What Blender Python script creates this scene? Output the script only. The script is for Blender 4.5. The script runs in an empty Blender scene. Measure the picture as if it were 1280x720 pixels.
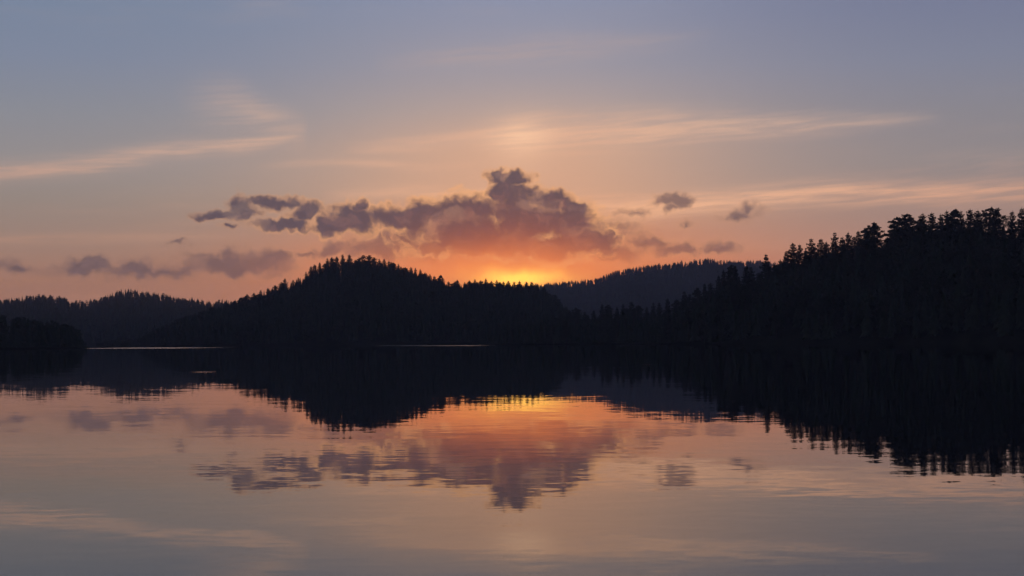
import bpy, math, random
import numpy as np
from mathutils import Matrix, Vector

# ------------------------------------------------------------------ camera
scene = bpy.context.scene
COL = scene.collection
F_PX, CX, CY = 1777.8, 640.0, 425.7          # focal length in px of a 1280 wide frame, principal point
ROLL = math.radians(0.40)
CAM_H = 1.8
cam_data = bpy.data.cameras.new('camera')
cam_data.sensor_width = 36.0
cam_data.lens = 50.0
cam_data.shift_y = (CY - 360.0) / 1280.0
cam_data.clip_start = 0.1
cam_data.clip_end = 20000.0
cam = bpy.data.objects.new('camera', cam_data)
COL.objects.link(cam)
_c, _s = math.cos(ROLL), math.sin(ROLL)
cam.matrix_world = Matrix(((_c, _s, 0, 0), (0, 0, -1, 0), (-_s, _c, 0, CAM_H), (0, 0, 0, 1)))
scene.camera = cam


def ray(x, y):
    """direction of a photograph pixel, scaled so that its forward part is 1"""
    a, b = (x - CX) / F_PX, (CY - y) / F_PX
    return (a * _c + b * _s, 1.0, -a * _s + b * _c)


def at(x, y, dist):
    d = ray(x, y)
    return d[0] * dist, dist, CAM_H + d[2] * dist


def sky_uv(x, y):
    """azimuth / elevation of a pixel in units of 100 px"""
    d = ray(x, y)
    az = math.atan2(d[0], d[1])
    el = math.atan2(d[2], math.hypot(d[0], d[1]))
    return az * 17.778, el * 17.778


def lin(r, g, b):
    f = lambda c: (c / 255 / 12.92) if c <= 10 else ((c / 255 + 0.055) / 1.055) ** 2.4
    return (f(r), f(g), f(b), 1.0)


# ------------------------------------------------------------------ view / cycles
vs = scene.view_settings
vs.view_transform = 'Standard'
vs.look = 'None'
vs.exposure = 0.0
vs.gamma = 1.0
vs.use_curve_mapping = False
cy = scene.cycles
cy.use_denoising = True
cy.max_bounces = 6
cy.diffuse_bounces = 2
cy.glossy_bounces = 3
cy.volume_bounces = 1
cy.sample_clamp_indirect = 4.0
cy.use_adaptive_sampling = True
cy.adaptive_threshold = 0.025
cy.adaptive_min_samples = 8

# ------------------------------------------------------------------ sun
SUN_PX = (652, 368)
sd = Vector(ray(*SUN_PX)).normalized()
SUN_EL = math.asin(sd.z)
SUN_AZ = math.atan2(sd.x, sd.y)
sun_data = bpy.data.lights.new('sun', 'SUN')
sun_data.energy = 0.5
sun_data.angle = math.radians(0.5)
sun_data.color = (1.0, 0.62, 0.34)
sun = bpy.data.objects.new('sun', sun_data)
COL.objects.link(sun)
sun.rotation_euler = (-sd).to_track_quat('-Z', 'Y').to_euler()

# ------------------------------------------------------------------ world: dusk sky with clouds
world = bpy.data.worlds.new('World')
scene.world = world
world.use_nodes = True
world.cycles.sampling_method = 'MANUAL'
world.cycles.sample_map_resolution = 512
NT = world.node_tree
NT.nodes.clear()


class N:
    """tiny expression wrapper over shader sockets"""
    tree = NT

    def __init__(self, sock):
        self.s = sock

    def __add__(a, b): return m('ADD', a, b)
    def __radd__(a, b): return m('ADD', b, a)
    def __sub__(a, b): return m('SUBTRACT', a, b)
    def __rsub__(a, b): return m('SUBTRACT', b, a)
    def __mul__(a, b): return m('MULTIPLY', a, b)
    def __rmul__(a, b): return m('MULTIPLY', b, a)
    def __truediv__(a, b): return m('DIVIDE', a, b)


def put(node, idx, v):
    if v is None:
        return
    if isinstance(v, N):
        N.tree.links.new(v.s, node.inputs[idx])
    else:
        node.inputs[idx].default_value = v


def m(op, a, b=None, c=None, clamp=False):
    n = N.tree.nodes.new('ShaderNodeMath')
    n.operation = op
    n.use_clamp = clamp
    put(n, 0, a); put(n, 1, b); put(n, 2, c)
    return N(n.outputs[0])


def vm(op, a, b=None, c=None):
    n = N.tree.nodes.new('ShaderNodeVectorMath')
    n.operation = op
    put(n, 0, a); put(n, 1, b); put(n, 2, c)
    return N(n.outputs['Value'] if op in ('LENGTH', 'DOT_PRODUCT', 'DISTANCE') else n.outputs['Vector'])


def vec(x, y, z=0.0):
    n = N.tree.nodes.new('ShaderNodeCombineXYZ')
    put(n, 0, x); put(n, 1, y); put(n, 2, z)
    return N(n.outputs[0])


def sep(v):
    n = N.tree.nodes.new('ShaderNodeSeparateXYZ')
    put(n, 0, v)
    return [N(o) for o in n.outputs]


def step(v, a, b, lo=0.0, hi=1.0):
    n = N.tree.nodes.new('ShaderNodeMapRange')
    n.interpolation_type = 'SMOOTHSTEP'
    put(n, 0, v)
    for i, q in enumerate((a, b, lo, hi)):
        put(n, i + 1, q)
    return N(n.outputs[0])


def mix(f, a, b, mode='MIX'):
    n = N.tree.nodes.new('ShaderNodeMix')
    n.data_type = 'RGBA'
    n.blend_type = mode
    n.clamp_factor = True
    put(n, 0, f); put(n, 6, a); put(n, 7, b)
    return N(n.outputs[2])


def noise(v, scale, detail=3.0, rough=0.5, color=False, dim='3D'):
    n = N.tree.nodes.new('ShaderNodeTexNoise')
    n.noise_dimensions = dim
    put(n, 'Vector', v)
    n.inputs['Scale'].default_value = scale
    n.inputs['Detail'].default_value = detail
    n.inputs['Roughness'].default_value = rough
    return N(n.outputs['Color' if color else 'Fac'])


def ramp(f, stops, interp='LINEAR'):
    n = N.tree.nodes.new('ShaderNodeValToRGB')
    cr = n.color_ramp
    cr.interpolation = interp
    while len(cr.elements) < len(stops):
        cr.elements.new(0.5)
    for e, (p, c) in zip(cr.elements, stops):
        e.position = p
        e.color = c
    put(n, 0, f)
    return N(n.outputs[0])


def gauss(x):
    return m('POWER', 2.71828, m('MULTIPLY', x * x, -1.0))


tc = NT.nodes.new('ShaderNodeTexCoord')
D = vm('NORMALIZE', N(tc.outputs['Generated']))
dx, dy, dz = sep(D)
az = m('ARCTAN2', dx, dy) * 17.778
el = m('ARCSINE', dz) * 17.778
ela = m('ABSOLUTE', el)
P = vec(az, el, 0.0)
CAZ, CEL = sky_uv(650, 347)

# sky gradient: position along the ramp is the square root of the elevation over 90 degrees
tt = m('SQRT', ela * (1.0 / 27.926))


def stops(rows, x):
    out = []
    for y, c in rows:
        e = sky_uv(x, y)[1] if y > -1000 else 27.926 * (-(y + 1000))
        out.append((math.sqrt(max(e, 0.0) / 27.926), lin(*c)))
    return sorted(out, key=lambda q: q[0])


HI = lambda deg: -1000 - deg / 90.0
side_l = ramp(tt, stops([(428, (168, 106, 88)), (350, (173, 122, 97)), (300, (157, 127, 113)), (250, (148, 132, 124)),
                         (200, (147, 139, 139)), (140, (138, 139, 148)), (70, (128, 137, 158)), (0, (122, 136, 160)),
                         (HI(28), (96, 110, 142)), (HI(80), (66, 78, 112))], 90))
side_r = ramp(tt, stops([(424, (172, 106, 88)), (340, (184, 124, 104)), (300, (172, 130, 115)), (255, (154, 129, 122)),
                         (200, (143, 133, 134)), (140, (137, 133, 141)), (70, (128, 132, 152)), (0, (120, 126, 152)),
                         (HI(28), (96, 106, 138)), (HI(80), (66, 78, 112))], 1200))
sunny = ramp(tt, stops([(426, (226, 122, 70)), (340, (228, 132, 82)), (290, (214, 146, 112)), (240, (205, 161, 136)),
                        (190, (201, 163, 142)), (140, (180, 160, 154)), (80, (160, 154, 164)), (0, (144, 149, 172)),
                        (HI(28), (106, 116, 148)), (HI(80), (66, 78, 112))], 650))
anti = ramp(tt, [(0.0, lin(56, 60, 80)), (0.25, lin(74, 74, 94)), (0.45, lin(68, 76, 102)), (1.0, lin(66, 78, 112))])
daz = az - CAZ
side = mix(step(az, -2.0, 3.0), side_l, side_r)
near_sun = gauss(daz * (1 / 3.1))
base = mix(near_sun, side, sunny)
# physical sky for the general falloff away from the sunset
sky = NT.nodes.new('ShaderNodeTexSky')
sky.sky_type = 'NISHITA'
sky.sun_disc = False
sky.sun_elevation = SUN_EL
sky.sun_rotation = SUN_AZ
sky.air_density = 1.0
sky.dust_density = 2.0
sky.ozone_density = 2.0
nish = mix(1.0, N(sky.outputs[0]), (0.08, 0.08, 0.08, 1), 'MULTIPLY')
away = step(m('ABSOLUTE', daz), 7.0, 40.0)
base = mix(away, base, mix(0.5, anti, nish))

# ---- high cirrus
w1 = noise(vm('MULTIPLY', D, (9.0, 9.0, 30.0)), 1.0, 2, 0.55, True)
Pw = vm('MULTIPLY_ADD', w1, (0.30, 0.13, 0.0), P)
Pw = vm('SUBTRACT', Pw, (0.15, 0.065, 0.0))
wx, wy, wz = sep(Pw)
fib = noise(vm('MULTIPLY', vec(wx, wy + wx * -0.06), (0.8, 11.0, 1.0)), 1.0, 5, 0.62, dim='2D')
fib_s = step(fib, 0.30, 0.72)


def streak(pts, widths, vals):
    """soft band along a line in the sky: centre, half width and strength are curves over the azimuth"""
    uv = [sky_uv(*p) for p in pts]
    wv_ = [widths[0]] + [0.5 * (a + b) for a, b in zip(widths, widths[1:])] + [widths[-1] * 0.6]
    av = [vals[0] * 0.2] + [0.5 * (a + b) for a, b in zip(vals, vals[1:])] + [0.0]
    x0, x1 = min(u for u, v in uv), max(u for u, v in uv)
    n = N.tree.nodes.new('ShaderNodeRGBCurve')
    rows = sorted(((u - x0) / (x1 - x0), v / 8.0, w / 100.0, a) for (u, v), w, a in zip(uv, wv_, av))
    for ch in range(3):
        cv = n.mapping.curves[ch]
        while len(cv.points) < len(rows):
            cv.points.new(0.5, 0.5)
        for p, r in zip(cv.points, rows):
            p.location = (r[0], r[1 + ch])
    n.mapping.update()
    t = (wx - x0) * (1.0 / (x1 - x0))
    put(n, 1, vec(t, t, t))
    c, w, a = sep(N(n.outputs[0]))
    return gauss((wy - c * 8.0) / w) * m('MAXIMUM', a, 0.0) * step(t, -0.02, 0.02) * step(t, 0.98, 1.02, 1.0, 0.0)


c1 = streak([(-160, 232), (-20, 216), (110, 206), (230, 188), (330, 178), (384, 166)], [13, 12, 12, 9, 8], [.8, .85, .9, .9, .9])
c2 = streak([(384, 166), (340, 152), (290, 132), (215, 128)], [18, 24, 30], [.70, .60, .45])
c3 = streak([(430, 188), (560, 176), (650, 166), (760, 164), (880, 158), (1010, 154), (1180, 144)],
            [8, 15, 22, 20, 15, 10], [.85, 1, 1.1, 1.1, 1, .7])
c4 = streak([(690, 262), (800, 262), (920, 250), (1040, 240), (1140, 240), (1290, 239), (1480, 236)],
            [17, 15, 13, 16, 14, 15], [1.2, 1.2, 1.25, 1.2, 1.15, 1.0])
c5 = streak([(320, 212), (420, 204), (520, 208), (600, 203)], [5, 6, 5], [.35, .45, .45])
c6 = streak([(470, 76), (620, 66), (760, 56), (900, 44)], [14, 18, 14], [.30, .38, .22])
c7 = streak([(-100, 306), (30, 302), (150, 296), (330, 300)], [7, 8, 7], [.25, .3, .2])
c8 = streak([(400, 246), (500, 240), (580, 244), (640, 238)], [7, 9, 8], [.5, .7, .7])
cir = c1
for q in (c2, c3, c4, c5, c6, c7, c8):
    cir = m('MAXIMUM', cir, q)
gen = noise(vm('MULTIPLY', D, (2.6, 2.6, 26.0)), 1.0, 3, 0.6)
gen = step(gen, 0.48, 0.80) * 0.35
cir = m('MAXIMUM', cir * (0.34 + fib_s * 0.82), gen * fib_s)
dsun = vm('LENGTH', vm('MULTIPLY', vm('SUBTRACT', P, (CAZ, CEL, 0)), (0.55, 1.0, 0.0)))
warm = gauss(dsun * (1 / 2.2))
low = step(ela, 1.0, 3.0, 1.0, 0.0)
cir_col = mix(warm, mix(low, lin(190, 166, 156), lin(220, 154, 120)), lin(250, 190, 150))
base = mix(cir * step(m('ABSOLUTE', daz), 9.0, 30.0, 0.78, 0.2), base, cir_col)

# ---- pillar and broad glow above the hidden sun
pil = gauss(daz * (1 / 0.36)) * gauss((el - sky_uv(650, 182)[1]) * (1 / 0.34))
base = mix(pil * (0.30 + 0.65 * cir), base, lin(255, 206, 170))
pil2 = gauss(daz * (1 / 1.6)) * gauss((el - sky_uv(650, 205)[1]) * (1 / 0.6))
base = mix(pil2 * 0.30, base, lin(244, 178, 138))

# a brighter band towards the horizon, all round
hb = gauss(ela * (1 / 2.6)) * 0.34
base = vm('MULTIPLY', base, vec(1.0 + hb * 0.90, 1.0 + hb * 1.08, 1.0 + hb * 0.95))

halo = gauss(vm('LENGTH', vm('MULTIPLY', vm('SUBTRACT', P, (CAZ - 0.1, CEL + 0.1, 0)), (0.46, 1.0, 0.0))) * (1 / 0.95))
base = mix(halo * 0.42, base, (1.02, 0.40, 0.155, 1.0))

# ---- cumulus: union of lobes in the sky, edges torn by noise
wa = noise(P, 3.2, 2, 0.5, True, dim='2D')
wb = noise(P, 11.0, 3, 0.5, True, dim='2D')
Pc = vm('MULTIPLY_ADD', vm('SUBTRACT', wa, (0.5, 0.5, 0.5)), (0.36, 0.20, 0.0), P)
Pc = vm('MULTIPLY_ADD', vm('SUBTRACT', wb, (0.5, 0.5, 0.5)), (0.12, 0.09, 0.0), Pc)


def lobes(rows):
    out = None
    for x, y, rx, ry, *wt in rows:
        u, v = sky_uv(x, y)
        sx, sy = 100.0 / rx, 100.0 / ry
        q = vm('MULTIPLY_ADD', Pc, (sx, sy, 0.0), (-u * sx, -v * sy, 0.0))
        d = vm('LENGTH', q)
        if wt:
            d = d + wt[0]
        out = d if out is None else m('SMOOTH_MIN', out, d, 0.25)
    return out


core = lobes([(619, 222, 16, 10), (648, 224, 18, 14), (634, 237, 24, 20), (652, 250, 30, 24), (606, 302, 100, 20), (700, 306, 50, 18), (688, 252, 30, 16),
              (716, 260, 24, 10), (662, 278, 62, 32), (716, 282, 38, 30), (738, 304, 34, 18), (694, 318, 32, 14),
              (590, 266, 44, 24), (548, 266, 46, 20), (505, 274, 52, 18), (590, 290, 92, 22),
              (430, 278, 40, 17), (441, 267, 28, 14), (457, 257, 12, 10), (408, 285, 20, 11),
              (346, 254, 28, 9), (381, 263, 24, 13), (356, 281, 42, 8),
              (304, 260, 24, 15), (274, 268, 32, 7), (290, 282, 14, 5, .3)])
soft = lobes([(306, 331, 92, 20), (290, 320, 26, 17), (336, 324, 34, 15), (111, 335, 44, 15), (178, 336, 52, 14), (228, 337, 38, 14),
              (222, 306, 14, 5, .4), (20, 335, 100, 14, .35), (-90, 334, 60, 12, .3), (413, 314, 30, 14), (480, 312, 62, 20), (470, 301, 34, 14), (545, 314, 74, 20),
              (842, 251, 32, 12, .12), (836, 262, 17, 14, .25), (932, 269, 46, 13, .12), (937, 261, 18, 13, .1), (863, 283, 24, 10, .4),
              (772, 319, 40, 14), (815, 305, 44, 11, .1), (846, 314, 52, 14), (900, 312, 32, 14, .15), (768, 283, 50, 18, .3),
              (796, 264, 60, 14, .4), (760, 296, 60, 18, .35), (620, 310, 150, 26, .1), (390, 322, 40, 10, .2), (1390, 300, 80, 14), (-230, 250, 80, 18)])
tear = noise(vm('MULTIPLY', Pc, (0.75, 1.0, 1.0)), 5.0, 5, 0.54, dim='2D') - 0.5
tear_s = noise(vm('MULTIPLY', Pc, (0.6, 1.0, 1.0)), 3.6, 4, 0.52, dim='2D') - 0.5
den_c = 1.0 - core + tear * 1.05
den_s = 1.0 - soft + tear_s * 1.5
a_c = step(den_c, -0.36, 0.16)
a_s = step(den_s, -0.30, 0.80) * 0.84
alpha = m('MAXIMUM', a_c, a_s)
thick = m('MAXIMUM', step(den_c, -0.16, 0.48), step(den_s, -0.2, 0.66) * 0.92)
dl = vm('LENGTH', vm('MULTIPLY', vm('SUBTRACT', P, (CAZ - 0.15, CEL, 0)), (0.50, 1.0, 0.0)))
lowwarm = gauss(dl * (1 / 0.56))
midwarm = gauss(dl * (1 / 1.05))
c_dark = mix(midwarm, lin(102, 85, 91), lin(110, 80, 78))
c_dark = mix(lowwarm * 0.9, c_dark, lin(228, 110, 58))
mott = noise(Pc, 5.0, 5, 0.56, dim='2D')
c_dark = mix(step(mott, 0.48, 0.80) * 0.48, c_dark, mix(midwarm, lin(150, 118, 114), lin(206, 116, 78)))
rim_col = mix(warm, base, (1.08, 0.50, 0.19, 1.0))
thin = 1.0 - thick
cl_col = mix(thin * (0.45 + warm * 0.55), c_dark, rim_col)
low_veil = gauss((el - sky_uv(560, 318)[1]) * (1 / 0.36)) * gauss((az - sky_uv(630, 315)[0]) * (1 / 1.7))
veil_n = step(noise(vm('MULTIPLY', Pc, (1.6, 5.0, 1.0)), 2.0, 5, 0.6, dim='2D'), 0.35, 0.65)
base = mix(low_veil * (0.40 + 0.6 * veil_n), base, mix(lowwarm, lin(190, 110, 84), lin(236, 120, 64)))
frag = noise(vm('MULTIPLY', Pc, (0.8, 1.3, 1.0)), 2.2, 5, 0.55, dim='2D')
base = mix(alpha * step(frag, 0.30, 0.50, 0.72, 0.98), base, cl_col)

# sunlit fringe where the cloud edge is thin and close to the sun
fringe = step(den_c, -0.42, -0.12) - step(den_c, -0.10, 0.20)
fr_n = step(mott, 0.40, 0.62)
warm2 = gauss(dsun * (1 / 1.35))
base = mix(m('MAXIMUM', fringe, 0.0) * warm2 * fr_n * 0.80, base, (1.10, 0.52, 0.20, 1.0))

# ---- the gap of clear sky over the ridge where the sun has just gone
Pg = vm('MULTIPLY_ADD', vm('SUBTRACT', wa, (0.5, 0.5, 0.5)), (0.3, 0.10, 0.0), P)
gP = vm('MULTIPLY', vm('SUBTRACT', Pg, (CAZ - 0.03, CEL - 0.02, 0)), (1 / 0.42, 1 / 0.095, 0.0))
gap = gauss(vm('LENGTH', gP) * 0.85)
gP2 = vm('MULTIPLY', vm('SUBTRACT', Pg, (CAZ - 0.1, CEL + 0.02, 0)), (1 / 1.75, 1 / 0.29, 0.0))
gap2 = gauss(vm('LENGTH', gP2) * 0.9)
base = mix(gap2 * 0.9, base, (1.50, 0.385, 0.072, 1.0))
base = mix(gap, base, (2.7, 1.32, 0.17, 1.0))

bg = NT.nodes.new('ShaderNodeBackground')
NT.links.new(base.s, bg.inputs[0])
bg.inputs[1].default_value = 1.0
wo = NT.nodes.new('ShaderNodeOutputWorld')
NT.links.new(bg.outputs[0], wo.inputs[0])

# ------------------------------------------------------------------ materials


def new_mat(name):
    mt = bpy.data.materials.new(name)
    mt.use_nodes = True
    N.tree = mt.node_tree
    return mt, mt.node_tree.nodes['Principled BSDF']


def link(n, bsdf, sock):
    N.tree.links.new(n.s, bsdf.inputs[sock])


def foliage_mat(name, c0, c1):
    mt, b = new_mat(name)
    oi = N.tree.nodes.new('ShaderNodeObjectInfo')
    g = N.tree.nodes.new('ShaderNodeNewGeometry')
    nz = noise(N(g.outputs['Position']), 0.35, 3, 0.6)
    f = step(nz, 0.3, 0.7) * 0.7 + N(oi.outputs['Random']) * 0.3
    link(mix(f, c0, c1), b, 'Base Color')
    b.inputs['Roughness'].default_value = 0.85
    b.inputs['Specular IOR Level'].default_value = 0.15
    return mt


M_SPRUCE = foliage_mat('spruce_needles', (0.020, 0.030, 0.016, 1), (0.042, 0.055, 0.030, 1))
M_PINE = foliage_mat('pine_needles', (0.026, 0.034, 0.020, 1), (0.052, 0.062, 0.036, 1))
M_LEAF = foliage_mat('broadleaf_leaves', (0.026, 0.036, 0.018, 1), (0.045, 0.058, 0.030, 1))


def plain_mat(name, c0, c1, sc, rough=0.9):
    mt, b = new_mat(name)
    g = N.tree.nodes.new('ShaderNodeNewGeometry')
    nz = noise(N(g.outputs['Position']), sc, 5, 0.6)
    link(mix(step(nz, 0.3, 0.7), c0, c1), b, 'Base Color')
    b.inputs['Roughness'].default_value = rough
    b.inputs['Specular IOR Level'].default_value = 0.0
    return mt


M_BARK = plain_mat('bark', (0.035, 0.030, 0.026, 1), (0.07, 0.058, 0.048, 1), 2.0)
M_SOIL = plain_mat('forest_floor', (0.012, 0.014, 0.009, 1), (0.026, 0.026, 0.016, 1), 0.12)

# water: a calm lake; slopes come straight from noise so that far ripples average out
M_WATER, wb_ = new_mat('lake_water')
wb_.inputs['Base Color'].default_value = (0.012, 0.014, 0.017, 1)
wb_.inputs['IOR'].default_value = 1.333
g = N.tree.nodes.new('ShaderNodeNewGeometry')
pos = N(g.outputs['Position'])
px_, py_, pz_ = sep(pos)


def slope(sx, sy, scale, amp_x, amp_y, detail=2.0, off=0.0):
    q = noise(vm('MULTIPLY_ADD', pos, (sx, sy, 1.0), (off, off * 1.7, 0.0)), scale, detail, 0.5, True)
    return vm('MULTIPLY', vm('SUBTRACT', q, (0.5, 0.5, 0.5)), (amp_x, amp_y, 0.0))


calm = step(noise(vm('MULTIPLY', pos, (0.030, 0.085, 1.0)), 1.0, 3, 0.55), 0.36, 0.66, 0.45, 1.25)
s = slope(0.16, 0.55, 1.0, 0.004, 0.0055, 2.0, 3.1)
s = vm('ADD', s, slope(0.7, 2.2, 1.0, 0.006, 0.0092, 2.0, 9.7))
s = vm('ADD', s, slope(2.6, 6.0, 1.0, 0.006, 0.0108, 2.0, 21.3))
calm = calm * step(py_, 13.0, 40.0, 1.25, 1.0)   # the shallows by the near bank are a little livelier
s = vm('MULTIPLY', s, vec(calm, calm, 0.0))


def patch(x0, x1, y, depth_px, soft=0.12):
    """wind-ruffled patch between two photo columns, lying on the water"""
    ca, cb = ray(x0, y), ray(x1, y)
    d = -CAM_H / ca[2]
    d2 = -CAM_H / cb[2]
    xa, xb = ca[0] * d, cb[0] * d2
    ym = 0.5 * (d + d2)
    hy = 0.5 * depth_px * ym * ym / (CAM_H * F_PX)
    hx = 0.5 * (xb - xa)
    slope_y = (d2 - d) / (xb - xa)
    yy = py_ - (ym + 0.0) - (px_ - 0.5 * (xa + xb)) * slope_y
    ex = m('ABSOLUTE', (px_ - 0.5 * (xa + xb)) * (1 / hx))
    ey = m('ABSOLUTE', yy * (1 / hy))
    return step(ex, 1.0 - soft * 2, 1.0, 1.0, 0.0) * step(ey, 0.4, 1.0, 1.0, 0.0)


ruf = patch(88, 318, 434.9, 1.6, 0.4)
ruf = m('MAXIMUM', ruf, patch(455, 636, 431.9, 1.5, 0.22))
ruf = m('MAXIMUM', ruf, patch(232, 276, 465.0, 0.9, 0.4) * 0.5)
ruf = m('MAXIMUM', ruf, patch(795, 822, 455.5, 0.8, 0.4) * 0.35)
s2 = slope(1.1, 1.9, 1.0, 0.22, 0.42, 3.0, 40.0)
s = vm('ADD', s, vm('MULTIPLY', s2, vec(ruf, ruf, 0.0)))
nrm = vm('NORMALIZE', vm('ADD', s, (0.0, 0.0, 1.0)))
link(nrm, wb_, 'Normal')
link(0.01 + ruf * 0.12, wb_, 'Roughness')

# ------------------------------------------------------------------ mesh helpers


def mesh_np(name, verts, tris, mats, mat_idx=None, smooth=False):
    me = bpy.data.meshes.new(name)
    verts = np.asarray(verts, np.float32).reshape(-1, 3)
    tris = np.asarray(tris, np.int32).reshape(-1, 3)
    me.vertices.add(len(verts))
    me.vertices.foreach_set('co', verts.ravel())
    me.loops.add(len(tris) * 3)
    me.loops.foreach_set('vertex_index', tris.ravel())
    me.polygons.add(len(tris))
    me.polygons.foreach_set('loop_start', np.arange(0, len(tris) * 3, 3, dtype=np.int32))
    me.polygons.foreach_set('loop_total', np.full(len(tris), 3, np.int32))
    for q in mats:
        me.materials.append(q)
    if mat_idx is not None:
        me.polygons.foreach_set('material_index', np.asarray(mat_idx, np.int32))
    if smooth:
        me.polygons.foreach_set('use_smooth', np.ones(len(tris), bool))
    me.update(calc_edges=True)
    me.validate()
    return me


def link_obj(name, me, parent=None, **props):
    o = bpy.data.objects.new(name, me)
    COL.objects.link(o)
    if parent is not None:
        o.parent = parent
    for k, v in props.items():
        o[k] = v
    return o


def grid_tris(nu, nv):
    i = np.arange(nu - 1)[:, None] * nv + np.arange(nv - 1)[None, :]
    i = i.ravel()
    return np.concatenate([np.stack([i, i + nv, i + nv + 1], 1), np.stack([i, i + nv + 1, i + 1], 1)])


def wobble(x, y, sc, seed):
    """cheap smooth pseudo noise for terrain, about -1..1"""
    r = np.random.RandomState(seed)
    out = 0
    for k in range(7):
        a, ph = r.uniform(0, 6.283, 2)
        f = sc * r.uniform(0.6, 2.4)
        out = out + np.sin((x * math.cos(a) + y * math.sin(a)) * f + ph) / 7 * 1.8
    return out


# ------------------------------------------------------------------ water
wv = [(-6000, -60, 0), (6000, -60, 0), (6000, 9000, 0), (-6000, 9000, 0)]
water = link_obj('lake_water', mesh_np('lake_water', wv, [(0, 1, 2), (0, 2, 3)], [M_WATER]), kind='structure')

# ------------------------------------------------------------------ hills
# rows: photo column, skyline row (tree tops), ridge distance, shore distance, tree height at the ridge


class Hill:
    def __init__(self, name, rows, back=320.0, seed=1, rough=2.0, prof=0.85):
        self.rows = np.array(rows, float)
        self.back = back
        x0, x1 = self.rows[0, 0], self.rows[-1, 0]
        self.seed, self.rough, self.prof = seed, rough, prof
        nu = int((x1 - x0) / 6) + 1
        self.us = np.linspace(x0, x1, nu)
        tv = np.concatenate([np.linspace(0, 1, 26), np.linspace(1, 2, 12)[1:]])
        U, T = np.meshgrid(self.us, tv, indexing='ij')
        X, Y, Z = self.surf(U.ravel(), T.ravel())
        me = mesh_np(name, np.stack([X, Y, Z], 1), grid_tris(nu, len(tv)), [M_SOIL], smooth=True)
        self.obj = link_obj(name, me, kind='structure')

    def row(self, u):
        r = self.rows
        return [np.interp(u, r[:, 0], r[:, k]) for k in range(1, 5)]

    def ridge(self, u):
        y, dr, ds, th = self.row(u)
        a, b = (u - CX) / F_PX, (CY - y) / F_PX
        return (a * _c + b * _s) * dr, dr, CAM_H + (-a * _s + b * _c) * dr

    def surf(self, u, t):
        u = np.asarray(u, float)
        t = np.asarray(t, float)
        y, dr, ds, th = self.row(u)
        X1, Y1, Z1 = self.ridge(u)
        Z1 = np.maximum(Z1 - th, 0.6)
        a = (u - CX) / F_PX
        X0, Y0 = a * _c * ds, ds + wobble(u, 0 * u, 0.02, self.seed) * (dr - ds) * 0.10
        f = np.clip(t, 0, 1)
        k = np.clip(t - 1, 0, 1)
        X = X0 + (X1 - X0) * f + a * k * self.back
        Y = Y0 + (Y1 - Y0) * f + k * self.back
        h = f ** self.prof * (1 - 0.15 * f * (1 - f)) * (0.5 + 0.5 * np.cos(np.pi * k))
        Z = -0.6 + (Z1 + 0.6) * h + self.rough * wobble(X, Y, 0.05, self.seed + 5) * np.minimum(f, 1 - f) * 2 * (k == 0)
        Z = np.where((f > 0.06) & (k < 0.9), np.maximum(Z, 0.35), Z)
        return X, Y, Z


far_left = Hill('far_wooded_hill', [
    (-420, 366, 1500, 980, 9), (-250, 352, 1500, 980, 9), (-90, 366, 1500, 980, 9), (0, 373, 1500, 980, 9), (20, 370, 1500, 980, 9), (40, 368, 1500, 980, 9),
    (75, 368, 1500, 980, 9), (92, 375, 1500, 980, 9), (112, 374, 1500, 980, 9), (135, 367, 1500, 980, 9), (150, 361, 1500, 980, 10),
    (163, 359, 1500, 980, 10), (180, 363, 1500, 980, 9), (200, 365, 1500, 980, 9), (228, 371, 1500, 980, 9), (255, 374, 1500, 980, 9),
    (285, 374, 1500, 980, 9), (330, 380, 1500, 980, 9), (420, 392, 1500, 980, 9), (520, 410, 1500, 980, 9)], seed=3, rough=4)
far_right = Hill('distant_wooded_hill', [
    (480, 392, 2200, 1500, 11), (600, 366, 2200, 1500, 11), (660, 354, 2200, 1500, 11), (690, 352, 2200, 1500, 11), (720, 349, 2200, 1500, 11), (745, 346, 2200, 1500, 11),
    (765, 338, 2200, 1500, 11), (790, 332, 2200, 1500, 11), (830, 328, 2200, 1500, 11), (860, 324, 2200, 1500, 11), (884, 321, 2200, 1500, 11),
    (915, 324, 2200, 1500, 11), (950, 324, 2200, 1500, 11), (1020, 330, 2200, 1500, 11), (1120, 342, 2200, 1500, 11), (1300, 352, 2200, 1500, 11)],
    back=500, seed=8, rough=6)
middle = Hill('middle_wooded_hill', [
    (120, 431, 800, 770, 3), (165, 428, 800, 765, 5), (180, 418, 810, 755, 8), (205, 404, 830, 740, 12), (235, 392, 860, 720, 13), (270, 380, 890, 710, 13),
    (292, 374, 905, 700, 13), (306, 368, 910, 700, 13), (330, 361, 915, 695, 13), (352, 353, 920, 690, 13), (375, 346, 925, 690, 12), (384, 339, 930, 685, 12),
    (396, 331, 935, 685, 12), (410, 326, 940, 685, 12), (430, 323, 940, 680, 12), (450, 322, 940, 680, 12), (470, 324, 940, 680, 12), (490, 326, 940, 680, 12),
    (502, 331, 940, 680, 12), (520, 337, 940, 680, 12), (540, 344, 935, 680, 12), (560, 351, 930, 680, 12), (578, 352, 930, 680, 12), (600, 350, 930, 680, 12),
    (622, 351, 930, 680, 12), (645, 353, 930, 680, 12), (662, 353, 930, 685, 12), (680, 357, 930, 690, 12), (695, 367, 925, 695, 12), (710, 382, 915, 700, 12),
    (740, 400, 890, 705, 12), (800, 415, 860, 710, 10), (900, 424, 850, 715, 6)], seed=15, rough=3.5)
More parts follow.
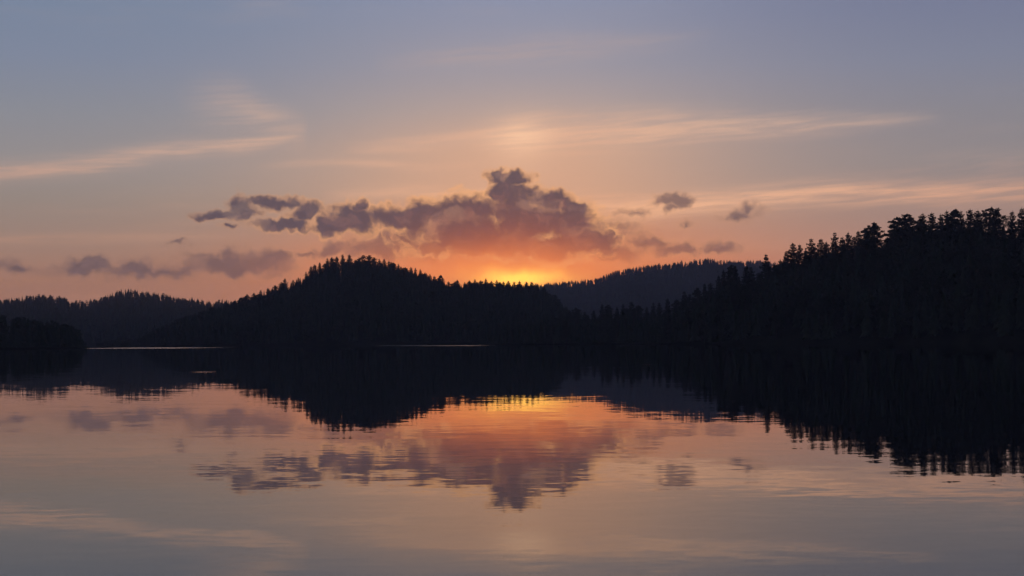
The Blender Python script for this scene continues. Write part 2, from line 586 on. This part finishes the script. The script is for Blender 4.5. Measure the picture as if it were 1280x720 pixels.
spit = Hill('left_wooded_point', [
    (-420, 352, 640, 470, 14), (-250, 366, 620, 480, 14), (-120, 378, 600, 490, 14), (0, 390, 580, 500, 13), (30, 393, 575, 505, 13), (62, 399, 570, 510, 12), (88, 405, 565, 515, 11), (99, 411, 560, 520, 9),
    (105, 424, 558, 528, 4), (112, 431, 556, 535, 2)], back=120, seed=22, rough=1.2)
right = Hill('right_wooded_hill', [
    (590, 431, 700, 655, 3), (612, 425, 700, 640, 6), (630, 412, 695, 625, 10), (650, 399, 690, 610, 12), (700, 396, 680, 590, 13), (722, 390, 670, 580, 13), (757, 385, 660, 565, 13),
    (790, 383, 645, 550, 13), (812, 383, 635, 540, 13), (842, 377, 620, 530, 14), (862, 370, 610, 520, 14), (878, 362, 600, 515, 14), (892, 354, 595, 510, 14),
    (903, 342, 590, 505, 15), (940, 338, 580, 495, 15), (958, 328, 575, 490, 16), (991, 310, 560, 480, 16), (1024, 304, 550, 470, 16), (1058, 296, 540, 460, 17), (1094, 286, 530, 450, 17),
    (1127, 276, 520, 445, 17), (1160, 272, 515, 435, 17), (1200, 269, 510, 425, 17), (1240, 268, 505, 415, 17), (1280, 268, 500, 405, 17), (1400, 262, 480, 375, 17), (1600, 262, 450, 340, 17), (1800, 280, 420, 310, 17)],
    back=160, seed=31, rough=1.6)

# ------------------------------------------------------------------ tree prototypes (unit height)


def rot_z(v, a):
    c, s_ = math.cos(a), math.sin(a)
    return np.stack([v[..., 0] * c - v[..., 1] * s_, v[..., 0] * s_ + v[..., 1] * c, v[..., 2]], -1)


def tube(p0, p1, r0, r1, k=6):
    p0, p1 = np.array(p0, float), np.array(p1, float)
    ax = p1 - p0
    ax /= np.linalg.norm(ax) + 1e-9
    s1 = np.cross(ax, (0.3, 0.9, 0.2)); s1 /= np.linalg.norm(s1)
    s2 = np.cross(ax, s1)
    an = np.arange(k) / k * 6.28318
    ring = np.cos(an)[:, None] * s1 + np.sin(an)[:, None] * s2
    v = np.concatenate([p0 + ring * r0, p1 + ring * r1])
    t = []
    for i in range(k):
        j = (i + 1) % k
        t += [(i, j, k + j), (i, k + j, k + i)]
    return v, np.array(t)


def join(parts):
    vs_, ts, o = [], [], 0
    for v, t in parts:
        vs_.append(v); ts.append(np.asarray(t) + o); o += len(v)
    return np.concatenate(vs_), np.concatenate(ts)


def spray(rng, base, direc, length, width, droop, n=4):
    """a needle-bearing bough: tapering chain of small uneven faces"""
    side_ = np.cross(direc, (0, 0, 1.0)); side_ /= np.linalg.norm(side_) + 1e-9
    v, t = [], []
    for i in range(n):
        f0, f1 = i / n, (i + 1.25) / n
        c0 = base + direc * length * f0 + np.array((0, 0, -droop * f0 * f0 * length))
        c1 = base + direc * length * f1 + np.array((0, 0, -droop * f1 * f1 * length + 0.12 * length * (f1 > 0.8)))
        wdt = width * (1.05 - 0.75 * f0) * rng.uniform(0.6, 1.3)
        hang = rng.uniform(0.2, 0.9) * width
        k = len(v)
        v += [c0, c1 + side_ * wdt * 0.2, c0 * 0.4 + c1 * 0.6 + side_ * wdt - np.array((0, 0, hang)), c0 * 0.4 + c1 * 0.6 - side_ * wdt - np.array((0, 0, hang * rng.uniform(0.4, 1.4))),
              c0 * 0.5 + c1 * 0.5 - np.array((0, 0, hang * 1.5))]
        t += [(k, k + 2, k + 1), (k, k + 1, k + 3), (k, k + 1, k + 4)]
    return np.array(v), np.array(t)


def spruce_proto(seed, wid=0.17, full=1.0, low=0.06):
    rng = np.random.RandomState(seed)
    tr = [tube((0, 0, -0.03), (0.004, 0.002, 0.55), 0.020, 0.010), tube((0.004, 0.002, 0.55), (0, 0, 0.985), 0.010, 0.002)]
    cr = []
    nl = 30
    lean = rng.uniform(-0.01, 0.01, 2)
    for i in range(nl):
        f = (i + rng.uniform(-0.3, 0.3)) / nl
        z = low + (0.985 - low) * max(f, 0)
        env = wid * ((1 - f) ** 0.62) * (0.90 + 0.18 * math.sin(i * 2.1 + seed)) + 0.010
        if f < 0.12:
            env *= 0.72 + 2 * f
        nb = 7 if f < 0.75 else 5
        a0 = rng.uniform(0, 6.28)
        for j in range(nb):
            if rng.rand() > full:
                continue
            a = a0 + j * 6.283 / nb + rng.uniform(-0.35, 0.35)
            L = env * rng.uniform(0.55, 1.18)
            up = 0.55 * f - 0.12 + rng.uniform(-0.1, 0.1)
            d = np.array((math.cos(a), math.sin(a), up)); d /= np.linalg.norm(d)
            cr.append(spray(rng, np.array((lean[0] * f, lean[1] * f, z)), d, L, 0.026 + 0.20 * L, 0.30 * (1 - f), 4))
            if i % 6 == 2 and j % 2 == 0:
                b0 = np.array((0, 0, z))
                tr.append(tube(b0, b0 + d * L * 0.7 + np.array((0, 0, -0.1 * L)), 0.004, 0.001, 3))
    cr.append(tube((0, 0, 0.955), (0, 0, 1.0), 0.006, 0.0008, 4))
    return join(cr), join(tr)


def tuft(rng, c, rx, rz, n, size):
    """cloud of leaf-sized faces filling an ellipsoid"""
    d = rng.normal(size=(n, 3)); d /= np.linalg.norm(d, axis=1)[:, None]
    r = rng.uniform(0.25, 1.0, n) ** 0.6
    p = c + d * r[:, None] * np.array((rx, rx, rz))
    a = rng.normal(size=(n, 3)); a /= np.linalg.norm(a, axis=1)[:, None]
    b = np.cross(a, rng.normal(size=(n, 3))); b /= np.linalg.norm(b, axis=1)[:, None]
    s_ = size * rng.uniform(0.6, 1.5, (n, 1))
    v = np.stack([p + a * s_, p - a * s_ * 0.5 + b * s_ * 0.7, p - a * s_ * 0.5 - b * s_ * 0.7], 1).reshape(-1, 3)
    return v, np.arange(n * 3).reshape(-1, 3)


def pine_proto(seed, wid=0.17, low=0.38):
    rng = np.random.RandomState(seed)
    bend = rng.uniform(-0.02, 0.02, 2)
    mid = (bend[0], bend[1], 0.5)
    tr = [tube((0, 0, -0.03), mid, 0.020, 0.014), tube(mid, (0, 0, 0.95), 0.014, 0.003)]
    cr = []
    n = 74
    lean = rng.uniform(-0.05, 0.05, 2)
    for i in range(n):
        f = i / (n - 1)
        z = low + (0.96 - low) * f + rng.uniform(-0.015, 0.015)
        env = wid * ((1.0 - f) ** 0.5) * (1.0 if f > 0.25 else 0.65 + 1.4 * f) + 0.008
        a = i * 2.4 + rng.uniform(-0.6, 0.6)
        L = env * rng.choice([0.45, 0.75, 0.95, 1.2], p=[.25, .3, .3, .15])
        c = np.array((math.cos(a) * L + lean[0] * f * f, math.sin(a) * L + lean[1] * f * f, z + L * rng.uniform(-0.1, 0.4)))
        tr.append(tube((0, 0, z - 0.03), c, 0.005, 0.0015, 3))
        big = 0.4 + 0.6 * (1 - f)
        cr.append(tuft(rng, c, rng.uniform(0.026, 0.046) * (big + 0.3), rng.uniform(0.022, 0.036) * (big + 0.3), 42, 0.012))
        if i % 2 == 0 and f < 0.9:
            c2 = c * np.array((0.45, 0.45, 1))
            cr.append(tuft(rng, c2, 0.055 * big + 0.012, 0.040, 40, 0.014))
    cr.append(tuft(rng, np.array((lean[0], lean[1], 0.965)), 0.014, 0.032, 40, 0.009))
    return join(cr), join(tr)


def broadleaf_proto(seed, wid=0.20, low=0.22):
    rng = np.random.RandomState(seed)
    tr = [tube((0, 0, -0.03), (0.01, 0, 0.5), 0.016, 0.010), tube((0.01, 0, 0.5), (0, 0, 0.92), 0.010, 0.003)]
    cr = []
    n = 26
    for i in range(n):
        f = i / (n - 1)
        z = low + (0.94 - low) * f
        env = wid * (math.sin(math.pi * (0.14 + 0.80 * f)) ** 0.8)
        a = i * 2.4 + rng.uniform(-0.5, 0.5)
        L = env * rng.uniform(0.3, 0.85)
        c = np.array((math.cos(a) * L, math.sin(a) * L, z))
        tr.append(tube((0, 0, z - 0.08), c, 0.005, 0.0015, 4))
        cr.append(tuft(rng, c, rng.uniform(0.05, 0.085), rng.uniform(0.045, 0.07), 95, 0.011))
    cr.append(tuft(rng, np.array((0, 0, 0.95)), 0.04, 0.045, 80, 0.010))
    return join(cr), join(tr)


PROTO = {'spruce': [], 'pine': [], 'broadleaf': []}
for i in range(6):
    PROTO['spruce'].append(spruce_proto(100 + i, wid=[.21, .24, .19, .26, .22, .23][i], full=[1, .95, 1, .92, .95, 1][i]))
for i in range(5):
    PROTO['pine'].append(pine_proto(200 + i, wid=[.19, .22, .17, .24, .20][i], low=[.30, .26, .34, .24, .36][i]))
for i in range(3):
    PROTO['broadleaf'].append(broadleaf_proto(300 + i, wid=[.20, .24, .17][i]))
FMAT = {'spruce': M_SPRUCE, 'pine': M_PINE, 'broadleaf': M_LEAF}
PM = {k: [(mesh_np(k + '_crown', *c, [FMAT[k]]), mesh_np(k + '_trunk', *t, [M_BARK])) for c, t in v] for k, v in PROTO.items()}
TREES = []


def tree(kind, var, loc, height, label, group, spread=1.0, rz=None, rng=random):
    e = bpy.data.objects.new(kind + '_tree', None)
    COL.objects.link(e)
    e.empty_display_size = 0.5
    e.location = loc
    e.rotation_euler = (rng.gauss(0, 0.022), rng.gauss(0, 0.022), rng.uniform(0, 6.283) if rz is None else rz)
    e.scale = (height * spread, height * spread, height)
    e['label'] = label
    e['category'] = 'tree'
    e['group'] = group
    c, t = PM[kind][var % len(PM[kind])]
    for nm, me in (('crown', c), ('trunk', t)):
        o = bpy.data.objects.new(nm, me)
        COL.objects.link(o)
        o.parent = e
    TREES.append(e)
    return e


# ------------------------------------------------------------------ low-cost trees for the far woods (one mesh each)


def far_conifer(seed, tiers=6, k=7, wid=0.17):
    rng = np.random.RandomState(seed)
    parts = []
    for i in range(tiers):
        f = i / tiers
        zt = min(1.0, 0.10 + 0.9 * (f + 1.75 / tiers)); zb = 0.06 + 0.9 * f
        r = wid * (1 - f) ** 0.85
        an = (np.arange(2 * k) + rng.uniform(-.3, .3, 2 * k)) / (2 * k) * 6.283
        rr = np.where(np.arange(2 * k) % 2 == 0, r * rng.uniform(0.8, 1.25, 2 * k), r * 0.5)
        zz = np.where(np.arange(2 * k) % 2 == 0, zb - 0.02, zb + 0.05) + rng.uniform(-.02, .02, 2 * k)
        v = np.concatenate([np.stack([np.cos(an) * rr, np.sin(an) * rr, zz], 1), [(0, 0, zt)]])
        t = [(j, (j + 1) % (2 * k), 2 * k) for j in range(2 * k)]
        parts.append((v, np.array(t)))
    return join(parts)


def far_round(seed, wid=0.26):
    rng = np.random.RandomState(seed)
    parts = [tube((0, 0, -0.02), (0, 0, 0.6), 0.018, 0.008, 3)]
    for i in range(7):
        a, r = rng.uniform(0, 6.28), wid * rng.uniform(0.1, 0.7)
        parts.append(tuft(rng, np.array((math.cos(a) * r, math.sin(a) * r, rng.uniform(0.45, 0.92))), 0.12, 0.09, 16, 0.06))
    return join(parts)


FAR = [far_conifer(i, wid=w) for i, w in enumerate((.18, .20, .16, .23, .19))] + [far_round(50 + i) for i in range(3)]


def wood(name, hill, n, u0, u1, t0, t1, h0, h1, label, seed, cap=1.5, t_pow=1.0, extra=None):
    rng = np.random.RandomState(seed)
    u = rng.uniform(u0, u1, n)
    t = t0 + (t1 - t0) * rng.uniform(0, 1, n) ** t_pow
    if extra:
        u = np.concatenate([u, rng.uniform(u0, u1, extra)])
        t = np.concatenate([t, rng.normal(1.0, 0.012, extra)])
        n += extra
    X, Y, Z = hill.surf(u, t)
    H = rng.uniform(h0, h1, n) * hill.row(u)[3] / hill.rows[:, 4].max()
    # keep the skyline: no top may rise over the ridge line of the hill by more than a little
    ys, dr, ds, th = hill.row(u)
    ax = X / Y * F_PX + CX
    ys2 = np.interp(ax, hill.rows[:, 0], hill.rows[:, 1])
    lim = (CY - ys2 + np.where(np.abs(t - 1) < 0.04, rng.uniform(cap - 2.6, cap + 1.0, n), rng.uniform(cap - 4.5, cap - 1, n))) / F_PX * Y + CAM_H - (ax - CX) / F_PX * _s * Y
    H = np.minimum(H, np.maximum(lim - Z, 2.5))
    ok = Z > 0.2
    V, T, MI, off = [], [], [], 0
    pick = rng.choice(len(FAR), n, p=[.19, .16, .20, .12, .18, .05, .05, .05])
    for i in range(n):
        if not ok[i]:
            continue
        v, tt_ = FAR[pick[i]]
        sp = rng.uniform(0.8, 1.25)
        w = rot_z(v, rng.uniform(0, 6.28)) * (H[i] * sp, H[i] * sp, H[i]) + (X[i], Y[i], Z[i] - 0.1)
        V.append(w); T.append(tt_ + off); off += len(w)
        MI.append(np.full(len(tt_), 0 if pick[i] < 5 else 1))
    me = mesh_np(name, np.concatenate(V), np.concatenate(T), [M_SPRUCE, M_PINE], np.concatenate(MI))
    return link_obj(name, me, kind='stuff', label=label, category='forest')


wood('far_forest', far_left, 5200, -420, 470, 0.02, 1.12, 6, 11, 'hazy blue-grey forest covering the far hill at left', 1, cap=0.8, extra=620)
wood('distant_forest', far_right, 4800, 480, 1250, 0.35, 1.10, 7, 11, 'bluish forest covering the distant hill right of the sunset', 2, cap=0.8, extra=620)
wood('middle_forest', middle, 4200, 130, 860, 0.02, 1.08, 8, 13, 'dark forest covering the middle hill below its crest', 3, cap=1.0, extra=260)
wood('point_forest', spit, 900, -420, 108, 0.03, 1.3, 8, 13.5, 'dark forest covering the low point at the left edge', 4, cap=0.5, extra=160)
wood('right_forest', right, 2300, 600, 1790, 0.03, 1.3, 9, 15, 'nearly black forest covering the slope at right', 5, cap=2.5, extra=260)

# ------------------------------------------------------------------ individual trees
rng = random.Random(7)


def top_tree(hill, x, y, kind, var, label, group, spread=1.0, dd=0.0, hmin=6.0, hmax=24.0):
    """a tree whose top stands where the skyline shows it, its foot on the hill"""
    t = 1.0 + dd
    X, Y, Z = [float(q[0]) for q in hill.surf([x], [t])]
    tx, ty, tz = at(x, y, Y)
    h = min(max(tz - Z, hmin), hmax)
    return tree(kind, var, (tx, Y, tz - h if tz - h < Z else Z - 0.1), h, label, group, spread, rng=rng)


# near right-hand ridge, tree by tree from the left end of its skyline to the right edge
RIDGE = [
    (652, 395, 's'), (664, 399, 's'), (679, 397, 'b'), (692, 393, 's'), (701, 391, 'p'), (712, 388, 's'), (722, 384, 'p'), (731, 389, 's'), (741, 387, 's'), (752, 379, 's'), (759, 380, 'p'),
    (771, 383, 's'), (780, 379, 's'), (789, 376, 's'), (799, 381, 'p'), (808, 383, 's'), (816, 378, 's'), (824, 377, 's'), (835, 372, 's'), (845, 374, 'p'), (855, 363, 's'), (862, 366, 's'), (872, 359, 'p'),
    (880, 353, 's'), (889, 352, 's'), (897, 343, 's'), (904, 336, 's'), (912, 330, 'p'), (920, 331, 's'), (932, 330, 's'), (941, 333, 's'), (949, 339, 's'), (957, 316, 'S'), (968, 329, 's'),
    (975, 323, 's'), (982, 312, 's'), (991, 302, 's'), (998, 304, 's'), (1006, 310, 's'), (1014, 297, 's'), (1024, 297, 's'), (1033, 301, 's'), (1044, 289, 's'), (1052, 295, 's'), (1059, 289, 's'), (1066, 294, 's'), (1075, 287, 's'), (1084, 284, 'p'),
    (1094, 277, 'P'), (1108, 297, 's'), (1114, 285, 's'), (1121, 270, 'P'), (1130, 266, 'P'), (1138, 272, 's'), (1147, 272, 'p'), (1155, 265, 's'), (1166, 264, 's'), (1176, 266, 's'), (1183, 262, 's'), (1192, 260, 'p'), (1203, 262, 's'), (1213, 260, 's'), (1223, 261, 's'),
    (1236, 258, 'P'), (1244, 259, 's'), (1254, 268, 'b'), (1265, 262, 's'), (1277, 258, 's')]
NUM = ['first', 'second', 'third', 'fourth', 'fifth', 'sixth', 'seventh', 'eighth', 'ninth', 'tenth', 'eleventh', 'twelfth', 'thirteenth', 'fourteenth', 'fifteenth',
       'sixteenth', 'seventeenth', 'eighteenth', 'nineteenth', 'twentieth']
SPECIAL = {957: 'sharp pointed spruce standing above its neighbours in front of the distant hill crest',
           652: 'small spruce at the low left end of the near right-hand tree line',
           1094: 'broad clumpy pine left of the V-shaped notch in the right-hand tree line',
           1130: 'big rounded pine just right of the V-shaped notch in the right-hand tree line',
           1236: 'tallest broad pine on the skyline of the right-hand ridge',
           1277: 'spruce at the extreme right edge of the photo on the ridge skyline',
           1108: 'lower spruce standing in the V-shaped notch of the right-hand tree line',
           912: 'tall pine at the left shoulder where the right-hand tree line steps up'}
nR = len(RIDGE)
for i, (x, y, k) in enumerate(RIDGE):
    kind = {'s': 'spruce', 'S': 'spruce', 'p': 'pine', 'P': 'pine', 'b': 'broadleaf'}[k]
    if x in SPECIAL:
        lab = SPECIAL[x]
    elif i < nR // 4 + 3:
        lab = 'dark %s tree low on the right-hand skyline, %s treetop from its left end' % (kind, NUM[i])
    elif i >= nR - 20:
        lab = 'black %s tree on the right-hand ridge skyline, %s treetop from the right edge' % (kind, NUM[nR - 1 - i])
    else:
        lab = 'dark %s on the rising right-hand skyline, %s treetop %s the sharp pointed spruce' % (
            kind, NUM[abs(i - 32) - 1], 'left of' if i < 32 else 'right of')
    top_tree(right, x, y, kind, rng.randrange(6), lab, 'trees along the right-hand skyline',
             spread={'P': 1.5, 'p': 1.2, 'S': 1.1, 's': rng.uniform(0.80, 1.35), 'b': 1.2}[k], dd=rng.uniform(-0.06, 0.03), hmin=9)

# more trees on the right-hand slope below the skyline
sky_x = np.array([r[0] for r in RIDGE] + [1400, 1700])
sky_y = np.array([r[1] for r in RIDGE] + [255, 255])
cnt = 0
while cnt < 110:
    u = rng.uniform(640, 1290)
    t = rng.uniform(0.05, 0.98)
    X, Y, Z = [float(q[0]) for q in right.surf([u], [t])]
    kind = rng.choices(['spruce', 'pine', 'broadleaf'], [6, 3, 1 + 2 * (t < 0.2)])[0]
    h = rng.uniform(11, 19) * float(right.row(u)[3]) / 17
    pxx = X / Y * F_PX + CX
    lim_y = float(np.interp(pxx, sky_x, sky_y)) + rng.uniform(3, 9)
    lim = CAM_H + ((CY - lim_y) / F_PX - (pxx - CX) / F_PX * _s) * Y
    h = min(h, lim - Z)
    if h < 6:
        continue
    tree(kind, rng.randrange(6), (X, Y, Z - 0.1), h, 'dark %s tree in the crowd on the right-hand slope below the skyline' % kind, '%s trees crowded on the right-hand slope' % kind, rng.uniform(0.95, 1.3), rng=rng)
    cnt += 1

# crest of the middle hill
CREST = [(300, 370), (309, 366), (318, 364), (326, 361), (335, 358), (344, 355), (352, 351), (357, 346), (366, 348), (374, 345), (383, 338), (388, 331), (394, 329), (400, 326), (409, 321), (415, 320), (421, 320), (430, 317), (438, 317),
         (449, 320), (454, 318), (461, 318), (468, 320), (475, 322), (481, 322), (485, 324), (492, 327), (497, 328), (503, 333), (509, 333), (514, 332), (519, 333), (525, 335), (531, 339), (537, 341), (543, 343), (549, 342), (554, 345), (562, 350), (568, 350),
         (573, 348), (580, 351), (587, 349), (594, 347), (601, 349), (607, 346), (614, 349), (621, 348), (629, 350), (636, 349), (643, 350), (650, 349), (657, 350), (664, 350), (672, 353), (680, 355)]
for i, (x, y) in enumerate(CREST):
    big = x in (430, 438, 454, 461, 421)
    kind = 'pine' if (x in (421, 454, 461, 468) or rng.random() < 0.3) else 'spruce'
    if x == 430:
        lab = 'left one of the twin tallest spruces on the summit of the middle hill'
        kind = 'spruce'
    elif x == 438:
        lab = 'right one of the twin tallest spruces on the summit of the middle hill'
        kind = 'spruce'
    elif x == 454:
        lab = 'rounded pine just right of the small gap on the middle hill summit'
    elif x == 357:
        lab = 'single pointed spruce sticking up from the left slope of the middle hill'
        kind = 'spruce'
    elif x < 420:
        lab = 'small dark %s on the crest of the middle hill, left of its summit' % kind
    elif x < 560:
        lab = 'small dark %s on the crest of the middle hill, from summit to right slope' % kind
    else:
        lab = 'small black %s on the low ridge directly below the yellow sunset glow' % kind
    top_tree(middle, x + rng.uniform(-.8, .8), y + (0.3 if big else 1.2), kind, rng.randrange(6), lab, 'trees along the crest of the middle hill: ' + lab, spread=rng.uniform(1.0, 1.5), dd=rng.uniform(-0.03, 0.02), hmin=8)
for i in range(70):
    x = rng.uniform(180, 690)
    y = float(np.interp(x, [r[0] for r in middle.rows], [r[1] for r in middle.rows])) + rng.uniform(0.5, 3)
    kind = rng.choice(['spruce', 'spruce', 'pine'])
    top_tree(middle, x, y, kind, rng.randrange(6), 'small dark %s packed just under the middle hill crest line' % kind, '%s trees packed under the middle hill crest' % kind, spread=rng.uniform(1.0, 1.5), dd=rng.uniform(-0.05, -0.01), hmin=7)

# ------------------------------------------------------------------ haze over the lake
hx, y0, y1, z0, z1 = 3200.0, -80.0, 4200.0, -1.5, 175.0
hv = [(-hx, y0, z0), (hx, y0, z0), (hx, y1, z0), (-hx, y1, z0), (-hx, y0, z1), (hx, y0, z1), (hx, y1, z1), (-hx, y1, z1)]
hf = [(0, 2, 1), (0, 3, 2), (4, 5, 6), (4, 6, 7), (0, 1, 5), (0, 5, 4), (1, 2, 6), (1, 6, 5), (2, 3, 7), (2, 7, 6), (3, 0, 4), (3, 4, 7)]
M_HAZE = bpy.data.materials.new('haze')
M_HAZE.use_nodes = True
ht = M_HAZE.node_tree
ht.nodes.clear()
pv = ht.nodes.new('ShaderNodeVolumePrincipled')
pv.inputs['Color'].default_value = (0.82, 0.80, 1.0, 1)
pv.inputs['Density'].default_value = 1.5e-4
pv.inputs['Anisotropy'].default_value = 0.2
ho = ht.nodes.new('ShaderNodeOutputMaterial')
ht.links.new(pv.outputs[0], ho.inputs['Volume'])
haze = link_obj('haze', mesh_np('haze', hv, hf, [M_HAZE]), kind='stuff', label='thin evening haze over the lake and hills', category='haze')
